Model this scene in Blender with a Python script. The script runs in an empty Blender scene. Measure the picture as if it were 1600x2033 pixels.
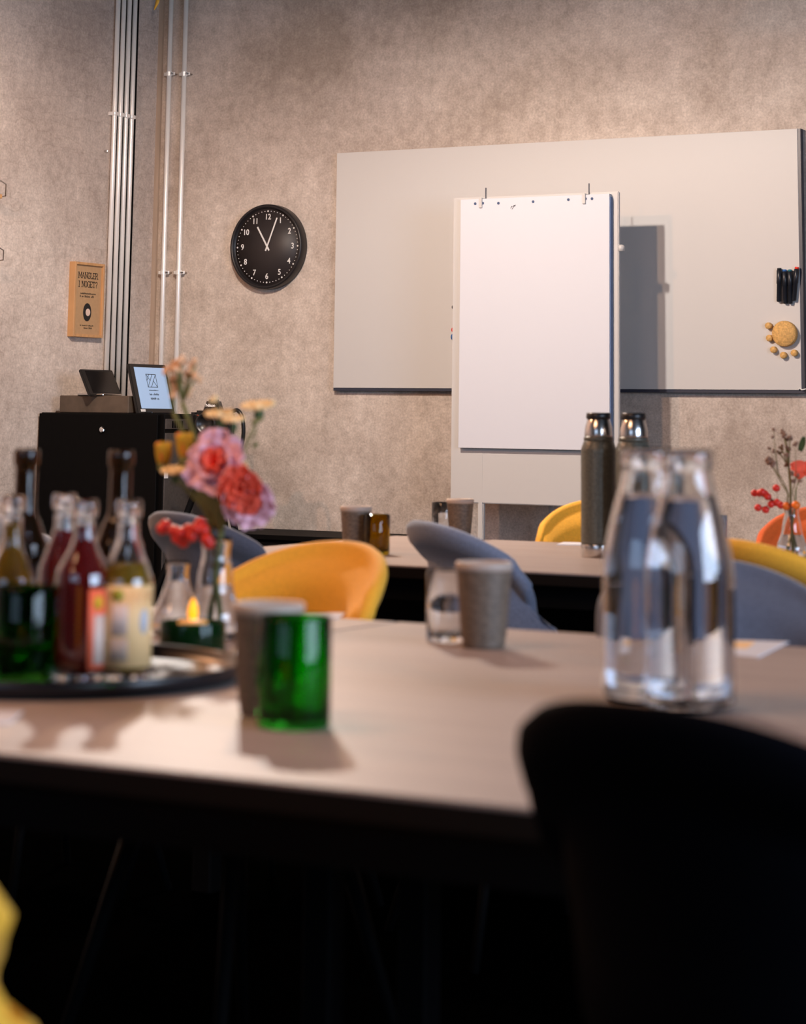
import bpy, bmesh, math, random
from mathutils import Vector, Matrix
random.seed(4)
PI = math.pi
D = bpy.data
SC = bpy.context.scene
COL = SC.collection

# ------------------------------------------------------------------ camera
FPX, CY = 4500.0, 77.2                    # focal length and principal row in pixels of a 1600 x 2033 frame
PSI, TH, RO = 0.5130, 0.1645, 0.0115      # yaw to the left, pitch up, roll
CAM = Vector((0, 0, 1.06))
F_ = Vector((-math.sin(PSI)*math.cos(TH), math.cos(PSI)*math.cos(TH), math.sin(TH)))
R0 = Vector((math.cos(PSI), math.sin(PSI), 0)); U0 = R0.cross(F_)
R_ = R0*math.cos(RO) + U0*math.sin(RO); U_ = U0*math.cos(RO) - R0*math.sin(RO)
cd = D.cameras.new('view_camera'); cam = D.objects.new('view_camera', cd); COL.objects.link(cam)
cam.matrix_world = Matrix(((R_.x, U_.x, -F_.x, CAM.x), (R_.y, U_.y, -F_.y, CAM.y), (R_.z, U_.z, -F_.z, CAM.z), (0, 0, 0, 1)))
cd.sensor_fit = 'VERTICAL'; cd.sensor_height = 36.0; cd.sensor_width = 28.33
cd.lens = FPX/2033*36.0
cd.shift_y = -(1016.5-CY)/2033
cd.clip_start = 0.05; cd.clip_end = 60
cd.dof.use_dof = True; cd.dof.focus_distance = 9.0; cd.dof.aperture_fstop = 5.3
SC.camera = cam

def at(x, y, X=None, Y=None, Z=None):
    """The point of the room seen at pixel x, y that lies on the plane X=, Y= or Z=."""
    d = F_ + R_*((x-800)/FPX) - U_*((y-CY)/FPX)
    t = (X-CAM.x)/d.x if X is not None else (Y-CAM.y)/d.y if Y is not None else (Z-CAM.z)/d.z
    return CAM + d*t

# ------------------------------------------------------------------ world, lights, exposure
w = D.worlds.new('world'); SC.world = w; w.use_nodes = True
w.node_tree.nodes['Background'].inputs[0].default_value = (0.55, 0.7, 1.0, 1)
w.node_tree.nodes['Background'].inputs[1].default_value = 0.3
SC.view_settings.view_transform = 'Standard'; SC.view_settings.look = 'None'
SC.view_settings.exposure = 0.0; SC.view_settings.gamma = 1.0; SC.view_settings.use_curve_mapping = False
SC.cycles.use_denoising = True
SC.cycles.max_bounces = 14; SC.cycles.transmission_bounces = 12; SC.cycles.glossy_bounces = 6
SC.cycles.sample_clamp_indirect = 6.0; SC.cycles.blur_glossy = 0.6

TZ, YW, XL, XR, YF, CZ = 0.74, 8.2, -5.87, 3.2, -2.6, 3.5     # table height, back wall, left, right, front, ceiling
def light(name, kind, loc, energy, col, size=None, aim=None, size_y=None):
    l = D.lights.new(name, kind); l.energy = energy; l.color = col
    if kind == 'AREA':
        l.shape = 'RECTANGLE'; l.size = size; l.size_y = size_y or size
    elif size: l.shadow_soft_size = size
    o = D.objects.new(name, l); COL.objects.link(o); o.location = loc
    if aim is not None:
        o.rotation_euler = (Vector(aim)-Vector(loc)).to_track_quat('-Z', 'Y').to_euler()
    return o
LAMP_A = (-3.85, 5.6, 2.66)      # pendant over the gap before the flip chart
LAMP_B = (-3.62, 5.62, 2.66)
light('pendant_bulb_light', 'POINT', LAMP_A, 235, (1.0, 0.90, 0.82), 0.045)
light('pendant_bulb_light_warm', 'POINT', LAMP_B, 75, (1.0, 0.62, 0.38), 0.04)
LAMP_C = (-4.5, 4.0, 2.72)
light('warm_lamp_light', 'POINT', LAMP_C, 105, (1.0, 0.46, 0.22), 0.03)
light('warm_table_fill', 'AREA', (-2.6, 1.4, 3.1), 55, (1.0, 0.54, 0.30), 1.4, (-2.0, 2.0, 0), 1.4)  # soft overhead fill added to warm and brighten the table, no fixture
light('daylight_right', 'AREA', (XR-0.12, 1.9, 1.75), 290, (0.60, 0.75, 1.0), 3.2, (-6, 2.2, 0.8), 1.9)
light('daylight_front', 'AREA', (-1.6, YF+0.12, 1.9), 32, (0.50, 0.70, 1.0), 3.0, (-1.8, 8, 1.4), 1.6)

# ------------------------------------------------------------------ materials
def mat(name, col, rough=0.6, metal=0.0, trans=0.0, ior=1.45, spec=None, noise=None, bump=None, emit=None, sheen=0, coat=0):
    m = D.materials.new(name); m.use_nodes = True; nt = m.node_tree; b = nt.nodes['Principled BSDF']
    b.inputs['Base Color'].default_value = (*col, 1); b.inputs['Roughness'].default_value = rough
    b.inputs['Metallic'].default_value = metal; b.inputs['Transmission Weight'].default_value = trans
    b.inputs['IOR'].default_value = ior
    if spec is not None: b.inputs['Specular IOR Level'].default_value = spec
    if sheen: b.inputs['Sheen Weight'].default_value = sheen
    if coat: b.inputs['Coat Weight'].default_value = coat
    if emit: b.inputs['Emission Color'].default_value = (*emit[0], 1); b.inputs['Emission Strength'].default_value = emit[1]
    if noise or bump:
        tc = nt.nodes.new('ShaderNodeTexCoord')
    if noise:      # (scale, amount, stretch vector)
        sc, amt = noise[:2]; st = noise[2] if len(noise) > 2 else (1, 1, 1)
        mp = nt.nodes.new('ShaderNodeMapping'); mp.inputs['Scale'].default_value = st
        nt.links.new(tc.outputs['Object'], mp.inputs[0])
        n = nt.nodes.new('ShaderNodeTexNoise'); n.inputs['Scale'].default_value = sc; n.inputs['Detail'].default_value = 5
        nt.links.new(mp.outputs[0], n.inputs[0])
        r = nt.nodes.new('ShaderNodeValToRGB')
        r.color_ramp.elements[0].position = 0.3; r.color_ramp.elements[1].position = 0.7
        r.color_ramp.elements[0].color = (*[c*(1-amt) for c in col], 1)
        r.color_ramp.elements[1].color = (*[min(1, c*(1+amt)) for c in col], 1)
        nt.links.new(n.outputs[0], r.inputs[0]); nt.links.new(r.outputs[0], b.inputs['Base Color'])
    if bump:
        n = nt.nodes.new('ShaderNodeTexNoise'); n.inputs['Scale'].default_value = bump[0]; n.inputs['Detail'].default_value = 3
        nt.links.new(tc.outputs['Object'], n.inputs[0])
        bp = nt.nodes.new('ShaderNodeBump'); bp.inputs['Strength'].default_value = bump[1]; bp.inputs['Distance'].default_value = 0.01
        nt.links.new(n.outputs[0], bp.inputs['Height']); nt.links.new(bp.outputs[0], b.inputs['Normal'])
    return m

def concrete(name, lo, hi, cracks=False):
    m = D.materials.new(name); m.use_nodes = True; nt = m.node_tree; b = nt.nodes['Principled BSDF']; N = nt.nodes; L = nt.links
    b.inputs['Roughness'].default_value = 0.72; b.inputs['Specular IOR Level'].default_value = 0.3
    tc = N.new('ShaderNodeTexCoord')
    def noise(sc, det, st=(1, 1, 1), rough=0.55):
        mp = N.new('ShaderNodeMapping'); mp.inputs['Scale'].default_value = st; L.new(tc.outputs['Object'], mp.inputs[0])
        n = N.new('ShaderNodeTexNoise'); n.inputs['Scale'].default_value = sc; n.inputs['Detail'].default_value = det
        n.inputs['Roughness'].default_value = rough; L.new(mp.outputs[0], n.inputs[0]); return n
    def ramp(src, p0, p1, c0, c1):
        r = N.new('ShaderNodeValToRGB'); e = r.color_ramp.elements
        e[0].position = p0; e[1].position = p1; e[0].color = (*c0, 1); e[1].color = (*c1, 1); L.new(src, r.inputs[0]); return r
    def mul(a, c, f=1.0):
        x = N.new('ShaderNodeMix'); x.data_type = 'RGBA'; x.blend_type = 'MULTIPLY'; x.inputs[0].default_value = f
        L.new(a, x.inputs[6]); L.new(c, x.inputs[7]); return x.outputs[2]
    base = ramp(noise(1.5, 10, rough=0.68).outputs[0], 0.36, 0.64, lo, hi)
    streak = ramp(noise(5.0, 4, (3.0, 3.0, 0.35)).outputs[0], 0.3, 0.75, (0.90, 0.90, 0.90), (1, 1, 1))
    blot = ramp(noise(0.55, 5, (1, 1, 1.6)).outputs[0], 0.35, 0.62, (0.80, 0.79, 0.80), (1, 1, 1))
    grain = ramp(noise(24, 8, rough=0.8).outputs[0], 0.3, 0.7, (0.82, 0.81, 0.80), (1.10, 1.10, 1.10))
    fibre = ramp(noise(110, 2, (1, 1, 1)).outputs[0], 0.3, 0.7, (0.86, 0.86, 0.86), (1.12, 1.12, 1.12))
    col = mul(mul(mul(mul(base.outputs[0], streak.outputs[0]), grain.outputs[0]), fibre.outputs[0]), blot.outputs[0])
    v = N.new('ShaderNodeTexVoronoi'); v.inputs['Scale'].default_value = 3.6; L.new(tc.outputs['Object'], v.inputs[0])
    v.inputs['Randomness'].default_value = 1.0
    pore = ramp(v.outputs['Distance'], 0.02, 0.035, (0.35, 0.32, 0.31), (1, 1, 1)); col = mul(col, pore.outputs[0], 0.8)
    if cracks:
        mp = N.new('ShaderNodeMapping'); mp.inputs['Scale'].default_value = (1, 0.55, 8.0)
        L.new(tc.outputs['Object'], mp.inputs[0])
        nz = noise(6, 3); ad = N.new('ShaderNodeMix'); ad.data_type = 'RGBA'; ad.blend_type = 'ADD'; ad.inputs[0].default_value = 0.45
        L.new(mp.outputs[0], ad.inputs[6]); L.new(nz.outputs['Color'], ad.inputs[7])
        vc = N.new('ShaderNodeTexVoronoi'); vc.feature = 'DISTANCE_TO_EDGE'; vc.inputs['Scale'].default_value = 1.9
        L.new(ad.outputs[2], vc.inputs[0])
        cr = ramp(vc.outputs['Distance'], 0.0, 0.03, (0.62, 0.58, 0.55), (1, 1, 1)); col = mul(col, cr.outputs[0], 0.3)
    L.new(col, b.inputs['Base Color'])
    bp = N.new('ShaderNodeBump'); bp.inputs['Strength'].default_value = 0.35; bp.inputs['Distance'].default_value = 0.004
    L.new(noise(60, 5).outputs[0], bp.inputs['Height']); L.new(bp.outputs[0], b.inputs['Normal'])
    return m

M = {}
M['concrete'] = concrete('grey fibre board', (0.49, 0.405, 0.34), (0.77, 0.675, 0.595))
M['plaster'] = concrete('grey plaster', (0.53, 0.44, 0.385), (0.73, 0.63, 0.56), cracks=True)
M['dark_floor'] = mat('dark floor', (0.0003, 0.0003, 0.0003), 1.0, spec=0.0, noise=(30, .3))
M['dark_wall'] = mat('low bounce unseen wall', (0.05, 0.05, 0.055), 0.8, noise=(3, .1))  # unseen walls coloured dark to cut bounced light
M['ceiling'] = mat('dark ceiling', (0.04, 0.038, 0.036), 0.9)  # unseen, kept dark so that less light bounces into the room
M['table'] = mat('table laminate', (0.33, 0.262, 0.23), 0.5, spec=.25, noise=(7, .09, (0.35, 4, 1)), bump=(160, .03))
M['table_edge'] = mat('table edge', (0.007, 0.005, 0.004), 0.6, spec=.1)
M['black_metal'] = mat('black metal', (0.002, 0.002, 0.0024), 0.7, spec=.08)
M['black_paint'] = mat('black cabinet lacquer', (0.0025, 0.0022, 0.0022), 0.6, spec=.1, noise=(40, .15))
M['steel'] = mat('brushed steel', (0.62, 0.60, 0.58), 0.2, 1.0, bump=(300, .02))
M['conduit'] = mat('galvanised conduit', (0.95, 0.92, 0.89), 0.36, .35, noise=(20, .08, (1, 1, .1)))
M['chrome'] = mat('chrome', (0.8, 0.8, 0.8), 0.08, 1.0)
M['board'] = mat('light grey board', (0.56, 0.545, 0.53), 0.45, spec=.3)
M['panel'] = mat('pale easel panel', (0.52, 0.505, 0.49), 0.4)
M['edge_dark'] = mat('dark blue edge', (0.03, 0.035, 0.055), 0.4)
M['paper'] = mat('white paper', (0.60, 0.61, 0.66), 0.85)
M['pad_side'] = mat('shaded paper block side', (0.13, 0.19, 0.33), 0.8)  # dark blue puts the shade on the pad's side into its colour
M['hole'] = mat('punched hole', (0.05, 0.08, 0.16), 0.8)
M['ink'] = mat('black ink', (0.012, 0.01, 0.01), 0.7)
M['clock_black'] = mat('matt black plastic', (0.014, 0.012, 0.013), 0.4)
M['clock_face'] = mat('dark clock face', (0.028, 0.022, 0.022), 0.5)
M['white'] = mat('white print', (0.75, 0.74, 0.72), 0.6)
M['oak'] = mat('pale oak', (0.55, 0.30, 0.13), 0.5, noise=(9, .15, (1, 6, .6)))
M['kraft'] = mat('kraft paper', (0.47, 0.29, 0.15), 0.8, noise=(60, .05))
M['cork'] = mat('light cork', (0.62, 0.36, 0.12), 0.8, noise=(160, .25))
M['felt_black'] = mat('marker black', (0.012, 0.014, 0.02), 0.35)
M['screen'] = mat('lit display', (0.25, 0.36, 0.52), 0.25, emit=((0.30, 0.42, 0.62), 0.55))
M['screen_off'] = mat('dark display', (0.008, 0.007, 0.007), 0.12)
M['device'] = mat('device black', (0.010, 0.009, 0.009), 0.35)
M['brown_box'] = mat('brown box', (0.085, 0.06, 0.042), 0.7, noise=(14, .3))
M['mesh_grey'] = mat('grey side panel', (0.055, 0.048, 0.046), 0.55, noise=(90, .2))
M['yellow'] = mat('yellow wool', (0.86, 0.42, 0.03), 0.85, noise=(220, .10), bump=(260, .15), sheen=.15)
M['orange'] = mat('orange wool', (0.74, 0.12, 0.012), 0.85, noise=(220, .10), bump=(260, .15), sheen=.15)
M['blue_grey'] = mat('blue grey wool', (0.17, 0.21, 0.30), 0.9, noise=(220, .16), bump=(260, .2), sheen=.3)
M['grey_wool'] = mat('slate grey wool', (0.085, 0.092, 0.125), 0.9, noise=(220, .16), bump=(260, .2), sheen=.3)
M['pale_wool'] = mat('pale grey wool', (0.42, 0.40, 0.39), 0.9, noise=(220, .12), bump=(260, .2), sheen=.2)
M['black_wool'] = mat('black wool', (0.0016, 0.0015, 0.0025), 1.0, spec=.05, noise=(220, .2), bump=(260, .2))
M['glass'] = mat('clear glass', (0.96, 0.98, 1.0), 0.0, trans=1, ior=1.46)
M['water'] = mat('water', (0.93, 0.96, 1.0), 0.0, trans=1, ior=1.33)
M['green_glass'] = mat('green bottle glass', (0.03, 0.52, 0.03), 0.02, trans=1, ior=1.3)
M['green_glass_dark'] = mat('deep green bottle glass', (0.05, 0.36, 0.03), 0.02, trans=1, ior=1.3)
M['amber_glass'] = mat('olive amber glass', (0.38, 0.26, 0.01), 0.02, trans=1, ior=1.3)
M['brown_glass'] = mat('brown bottle glass', (0.10, 0.045, 0.015), 0.03, trans=.9, ior=1.4)
M['night_glass'] = mat('dark green tealight glass', (0.02, 0.10, 0.025), 0.04, trans=.8, ior=1.3)
M['blue_glass'] = mat('pale blue glass', (0.45, 0.62, 0.85), 0.03, trans=.9, ior=1.3)
M['red_drink'] = mat('dark red juice', (0.15, 0.006, 0.005), 0.1, trans=.15, ior=1.33)
M['amber_drink'] = mat('amber juice', (0.42, 0.24, 0.02), 0.05, trans=.5, ior=1.33)
M['label_coral'] = mat('coral label', (0.95, 0.16, 0.07), 0.6)
M['label_cream'] = mat('cream label', (0.90, 0.57, 0.26), 0.6)
M['label_pale'] = mat('pale label print', (0.74, 0.55, 0.46), 0.6)
M['label_grey'] = mat('grey label print', (0.50, 0.36, 0.28), 0.6)
M['label_yellow'] = mat('yellow label spot', (0.78, 0.42, 0.02), 0.6)
M['label_green'] = mat('olive label spot', (0.36, 0.30, 0.02), 0.6)
M['stoneware'] = mat('brown grey stoneware', (0.125, 0.088, 0.062), 0.55, noise=(120, .35, (1, 1, 2)), bump=(120, .1))
M['stone_rim'] = mat('bare clay rim', (0.42, 0.33, 0.27), 0.5)
M['thermos'] = mat('hammered olive grey enamel', (0.105, 0.105, 0.085), 0.35, noise=(150, .2), bump=(220, .15), metal=.3)
M['tray'] = mat('black tray', (0.006, 0.006, 0.008), 0.3)
M['stem'] = mat('green stem', (0.16, 0.17, 0.05), 0.7)
M['leaf'] = mat('dark leaf', (0.05, 0.09, 0.03), 0.7)
M['pink'] = mat('pink petal', (0.88, 0.45, 0.52), 0.7, noise=(30, .3))
M['coralred'] = mat('coral red petal', (0.85, 0.10, 0.05), 0.7, noise=(30, .3))
M['cream'] = mat('cream petal', (0.95, 0.70, 0.36), 0.7, noise=(40, .1))
M['peach'] = mat('peach petal', (0.80, 0.48, 0.26), 0.7, noise=(40, .1))
M['bud_yellow'] = mat('yellow petal', (0.62, 0.36, 0.02), 0.7, noise=(30, .2))
M['berry'] = mat('red berry', (0.62, 0.025, 0.015), 0.35, noise=(60, .2))
M['berry_orange'] = mat('orange berry', (0.85, 0.16, 0.01), 0.4, noise=(60, .2))
M['dried'] = mat('dried flower brown', (0.22, 0.12, 0.08), 0.8)
M['dried_olive'] = mat('dried olive stem', (0.17, 0.14, 0.05), 0.8)
M['flame'] = mat('led flame', (1, 0.5, 0.02), 0.5, emit=((1.0, 0.36, 0.005), 1.3))
M['wax'] = mat('tealight wax', (0.85, 0.50, 0.20), 0.5, emit=((1.0, 0.45, 0.1), 0.25))
M['marker_blue'] = mat('blue cap', (0.03, 0.12, 0.35), 0.4); M['marker_green'] = mat('teal cap', (0.02, 0.13, 0.16), 0.4)
M['marker_red'] = mat('red cap', (0.75, 0.04, 0.02), 0.4)
M['leaf_gold'] = mat('golden yellow leaf', (0.80, 0.45, 0.05), 0.5)
M['trim'] = mat('brown corner strip', (0.38, 0.29, 0.22), 0.7, noise=(30, .12, (1, 1, .1)))
M['bulb'] = mat('lit bulb', (1, .9, .8), 0.5, emit=((1.0, 0.85, 0.7), 6))

# ------------------------------------------------------------------ helpers
def link(name, me, m=None, parent=None, loc=(0, 0, 0), smooth=False):
    o = D.objects.new(name, me); COL.objects.link(o)
    if m is not None:
        me.materials.clear(); me.materials.append(M[m] if isinstance(m, str) else m)
    if parent is not None: o.parent = parent
    o.location = loc
    if smooth:
        me.polygons.foreach_set('use_smooth', [True]*len(me.polygons))
    return o
def fin(bm, name='m'):
    bmesh.ops.recalc_face_normals(bm, faces=bm.faces)
    me = D.meshes.new(name); bm.to_mesh(me); bm.free(); return me
def thing(name, label, cat, loc=(0, 0, 0), rz=0, group=None):
    o = D.objects.new(name, None); COL.objects.link(o); o.location = loc; o.rotation_euler = (0, 0, rz)
    o.empty_display_size = .05
    return tag(o, label, cat, group)
def tag(o, label, cat, group=None):
    o['label'] = label; o['category'] = cat
    if group: o['group'] = group
    return o
def struct(o): o['kind'] = 'structure'; return o
def bx(bm, x0, x1, y0, y1, z0, z1):
    vs = [bm.verts.new((x, y, z)) for x in (x0, x1) for y in (y0, y1) for z in (z0, z1)]
    for f in ((0, 1, 3, 2), (4, 6, 7, 5), (0, 4, 5, 1), (2, 3, 7, 6), (0, 2, 6, 4), (1, 5, 7, 3)):
        bm.faces.new([vs[i] for i in f])
    return vs
def box_me(x0, x1, y0, y1, z0, z1, bev=0.0, seg=2):
    bm = bmesh.new(); bx(bm, x0, x1, y0, y1, z0, z1)
    if bev:
        bmesh.ops.recalc_face_normals(bm, faces=bm.faces)
        bmesh.ops.bevel(bm, geom=bm.edges[:], offset=bev, segments=seg, affect='EDGES')
    return fin(bm)
def lathe_bm(bm, prof, seg=40, cx=0, cy=0, closed=False, cap=True):
    rings = []
    for r, z in prof:
        if r < 1e-6: rings.append([bm.verts.new((cx, cy, z))])
        else: rings.append([bm.verts.new((cx+r*math.cos(2*PI*i/seg), cy+r*math.sin(2*PI*i/seg), z)) for i in range(seg)])
    n = len(rings)
    for k in range(n if closed else n-1):
        a, b = rings[k], rings[(k+1) % n]
        for i in range(seg):
            j = (i+1) % seg
            if len(a) == 1 and len(b) == 1: break
            if len(a) == 1: bm.faces.new((a[0], b[i], b[j]))
            elif len(b) == 1: bm.faces.new((a[i], a[j], b[0]))
            else: bm.faces.new((a[i], a[j], b[j], b[i]))
def lathe(name, prof, m, parent=None, seg=40, loc=(0, 0, 0), closed=False):
    bm = bmesh.new(); lathe_bm(bm, prof, seg, closed=closed); return link(name, fin(bm), m, parent, loc, True)
def curve_pts(pts, n=8):
    """Catmull-Rom through 2-D or 3-D points."""
    out = []; P = [Vector(p) for p in pts]
    for i in range(len(P)-1):
        a, b, c, d = P[max(i-1, 0)], P[i], P[i+1], P[min(i+2, len(P)-1)]
        for k in range(n):
            t = k/n
            out.append(0.5*((2*b)+(c-a)*t+(2*a-5*b+4*c-d)*t*t+(3*b-a-3*c+d)*t**3))
    out.append(P[-1]); return out
def tube_bm(bm, pts, r, seg=8, r1=None):
    pts = [Vector(p) for p in pts]; rings = []; n = len(pts)
    for i, p in enumerate(pts):
        t = (pts[min(i+1, n-1)]-pts[max(i-1, 0)]).normalized()
        a = t.cross(Vector((0, 0, 1)) if abs(t.z) < .9 else Vector((1, 0, 0))).normalized(); b = t.cross(a)
        rr = r if r1 is None else r+(r1-r)*i/(n-1)
        rings.append([bm.verts.new(p+(a*math.cos(2*PI*k/seg)+b*math.sin(2*PI*k/seg))*rr) for k in range(seg)])
    for i in range(n-1):
        for k in range(seg):
            bm.faces.new((rings[i][k], rings[i][(k+1) % seg], rings[i+1][(k+1) % seg], rings[i+1][k]))
    bm.faces.new(rings[0][::-1]); bm.faces.new(rings[-1])
def tube(name, pts, r, m, parent=None, seg=8, r1=None, loc=(0, 0, 0)):
    bm = bmesh.new(); tube_bm(bm, pts, r, seg, r1); return link(name, fin(bm), m, parent, loc, True)
def blob_bm(bm, c, r, sub=2, sc=(1, 1, 1), jit=0.0, rot=None):
    g = bmesh.ops.create_icosphere(bm, subdivisions=sub, radius=1)
    for v in g['verts']:
        k = 1+random.uniform(-jit, jit)
        q = Vector((v.co.x*sc[0]*r*k, v.co.y*sc[1]*r*k, v.co.z*sc[2]*r*k))
        if rot: q = rot @ q
        v.co = q+Vector(c)
def copy_tree(o, parent=None):
    c = o.copy(); COL.objects.link(c); c.parent = parent
    for ch in list(o.children): copy_tree(ch, c)
    return c
def text_me(s, size, depth=0.001, ax='CENTER', bold=0.0):
    cu = D.curves.new('t', 'FONT'); cu.body = s; cu.size = size; cu.extrude = depth; cu.align_x = ax; cu.align_y = 'CENTER'; cu.offset = bold
    o = D.objects.new('t', cu); COL.objects.link(o)
    dg = bpy.context.evaluated_depsgraph_get(); me = D.meshes.new_from_object(o.evaluated_get(dg))
    D.objects.remove(o); return me
def xf(me, mtx): me.transform(mtx); return me
FACE_Y = Matrix(((1, 0, 0, 0), (0, 0, -1, 0), (0, 1, 0, 0), (0, 0, 0, 1)))      # xy drawing -> faces -Y (reads left to right along +X)
FACE_X = Matrix(((0, 0, 1, 0), (1, 0, 0, 0), (0, 1, 0, 0), (0, 0, 0, 1)))       # xy drawing -> faces +X (reads along +Y)
def T(v): return Matrix.Translation(Vector(v))

# ------------------------------------------------------------------ the room
struct(link('wall_back', box_me(XL-.2, XR+.2, YW, YW+.2, -.02, CZ), 'concrete'))
struct(link('wall_left', box_me(XL-.2, XL, YF-.2, YW, -.02, CZ), 'plaster'))
struct(link('wall_right', box_me(XR, XR+.2, YF-.2, YW, -.02, CZ), 'dark_wall'))
struct(link('wall_front', box_me(XL, XR, YF-.2, YF, -.02, CZ), 'dark_wall'))
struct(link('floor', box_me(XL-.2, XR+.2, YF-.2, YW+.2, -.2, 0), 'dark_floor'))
struct(link('ceiling', box_me(XL-.2, XR+.2, YF-.2, YW+.2, CZ, CZ+.2), 'ceiling'))
struct(link('trim_1', box_me(XL, XL+.022, YW-.012, YW, 0, CZ), 'trim'))
for nm, (a, b, z0, z1), side in (('window_1', (.3, 3.5, .8, 2.7), 'R'), ('window_2', (-3.1, -.1, 1.1, 2.7), 'F')):
    bm = bmesh.new()
    if side == 'R':
        for q in ((a-.06, a, z0, z1), (b, b+.06, z0, z1), (a-.06, b+.06, z0-.06, z0), (a-.06, b+.06, z1, z1+.06), ((a+b)/2-.02, (a+b)/2+.02, z0, z1)):
            bx(bm, XR-.1, XR, q[0], q[1], q[2], q[3])
    else:
        for q in ((a-.06, a, z0, z1), (b, b+.06, z0, z1), (a-.06, b+.06, z0-.06, z0), (a-.06, b+.06, z1, z1+.06), ((a+b)/2-.02, (a+b)/2+.02, z0, z1)):
            bx(bm, q[0], q[1], YF, YF+.1, q[2], q[3])
    struct(link(nm, fin(bm), 'black_metal'))

# ------------------------------------------------------------------ whiteboard on the back wall
BX0, BX1, BZ0, BZ1 = -4.915, -2.882, 1.169, 2.149
t = thing('whiteboard', 'wide light grey wall board with a dark bottom and right edge', 'whiteboard', ((BX0+BX1)/2, YW-.032, BZ0))
cx = (BX0+BX1)/2
link('writing_surface', box_me(BX0-cx, BX1-cx, 0, .03, 0, BZ1-BZ0, .001, 1), 'board', t)
link('bottom_edge', box_me(BX0-cx, BX1-cx+.012, .002, .03, -.012, 0), 'edge_dark', t)
link('side_edge', box_me(BX1-cx, BX1-cx+.012, .002, .03, 0, BZ1-BZ0), 'edge_dark', t)
SY = YW-.032
o = tube('cable_end', curve_pts([at(1584, 774, Y=SY-.004), at(1588, 771, Y=SY-.006), at(1592, 774, Y=SY-.006), at(1600, 772, Y=SY-.004)], 4), .0022, 'white')
tag(o, 'tiny white curl of wire at the lower right corner of the wall board', 'wire')
# four markers clinging to the board
mk = [(1547, 532, 599, 1546, 'felt_black', 'charcoal marker pen on the wall board, leftmost of four, all black'),
      (1557.5, 535, 603, 1559, 'marker_blue', 'marker pen with a blue end on the wall board, second of four from the left'),
      (1568, 535, 603, 1569, 'marker_green', 'marker pen with a teal end on the wall board, third of four from the left'),
      (1582, 530, 597, 1576, 'marker_red', 'tilted marker pen with a red end, nearest the right edge of the wall board')]
for x0, y0, y1, x1, cap, lab in mk:
    a = at(x0, y0, Y=SY-.012); b = at(x1, y1, Y=SY-.012); dv = a-b
    t = thing('marker_pen', lab, 'marker', b, 0, 'markers on the wall board')
    R = .0085
    q = dv.to_track_quat('Z', 'Y').to_matrix().to_4x4(); Ln = dv.length
    o = lathe('barrel', [(0, 0), (R*.8, 0), (R, .003), (R, Ln*.52), (R*1.15, Ln*.53), (R*1.15, Ln*.93), (R*.9, Ln*.94), (0, Ln*.94)], 'felt_black', t, 14); o.data.transform(q)
    o = lathe('cap_end', [(0, Ln*.94), (R*.95, Ln*.94), (R*.95, Ln*.99), (R*.7, Ln), (0, Ln)], cap, t, 14); o.data.transform(q)
# cork eraser and five cork magnets
def disc(name, c, r, dpt, m, label, cat, group=None):
    o = lathe(name, [(0, 0), (r*.94, 0), (r, dpt*.2), (r, dpt*.8), (r*.93, dpt), (0, dpt)], m, None, 32)
    o.data.transform(Matrix.Rotation(PI/2, 4, 'X')); o.location = c; return tag(o, label, cat, group)
disc('board_eraser', at(1560.5, 663, Y=SY), .048, .028, 'cork', 'large round cork board eraser beside the small cork magnets', 'eraser')
for (x, y), lab in zip(((1528, 647), (1530, 671.5), (1538, 694.5), (1557.5, 705.5), (1579, 701)),
                       ('topmost', 'second from top', 'middle one', 'lowest', 'rightmost')):
    disc('cork_magnet', at(x, y, Y=SY), .0125, .02, 'cork', 'small cork magnet, %s of five around the cork eraser' % lab, 'magnet', 'cork magnets around the eraser')
for y, r, m_, lab in ((610, .010, 'felt_black', 'black magnet peeking out behind the left edge of the flip chart, topmost'),
                      (655, .012, 'marker_red', 'red magnet peeking out behind the left edge of the flip chart'),
                      (669, .015, 'marker_blue', 'blue magnet peeking out behind the left edge of the flip chart, lowest')):
    disc('round_magnet', at(903, y, Y=SY), r, .01, m_, lab, 'magnet', 'coloured magnets behind the flip chart')

# ------------------------------------------------------------------ flip chart easel
FY = YW-.36
tl, tr, bl, br = at(896, 395, Y=FY), at(1224, 378, Y=FY), at(896, 1000, Y=FY), at(1231, 1006, Y=FY)
fx0, fx1 = (tl.x+bl.x)/2, (tr.x+br.x)/2; fz1, fz0 = (tl.z+tr.z)/2, (bl.z+br.z)/2
t = thing('flip_chart_easel', 'pale flip chart easel standing in front of the grey wall board', 'easel', ((fx0+fx1)/2, FY, 0))
fcx = (fx0+fx1)/2; hw = (fx1-fx0)/2
def lean(me):      # the board leans back a little
    for v in me.vertices: v.co.y += (v.co.z-fz0)*.006
    return me
link('board_panel', lean(box_me(-hw, hw, 0, .016, fz0, fz1, .003, 2)), 'panel', t)
for s in (-1, 1):
    link('leg', box_me(-.012+s*(hw-.13), .012+s*(hw-.13), .0, .022, 0, fz0+.3, .004, 2), 'panel', t)
for v in []: pass
tube('rear_leg', [(0, .03, fz1-.25), (0, .26, .0)], .012, 'panel', t)
k = at(1230, 498, Y=FY)
lathe('clamp_knob', [(0, 0), (.014, 0), (.014, .018), (.009, .024), (0, .024)], 'panel', t, 16, (hw+.004, .02, k.z))
px0, px1 = at(910, 640, Y=FY-.03).x, at(1208, 640, Y=FY-.03).x
pz1 = (at(912, 397, Y=FY).z+at(1205, 386, Y=FY).z)/2; pz0 = (at(915, 888, Y=FY-.03).z+at(1207, 896, Y=FY-.03).z)/2
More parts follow.
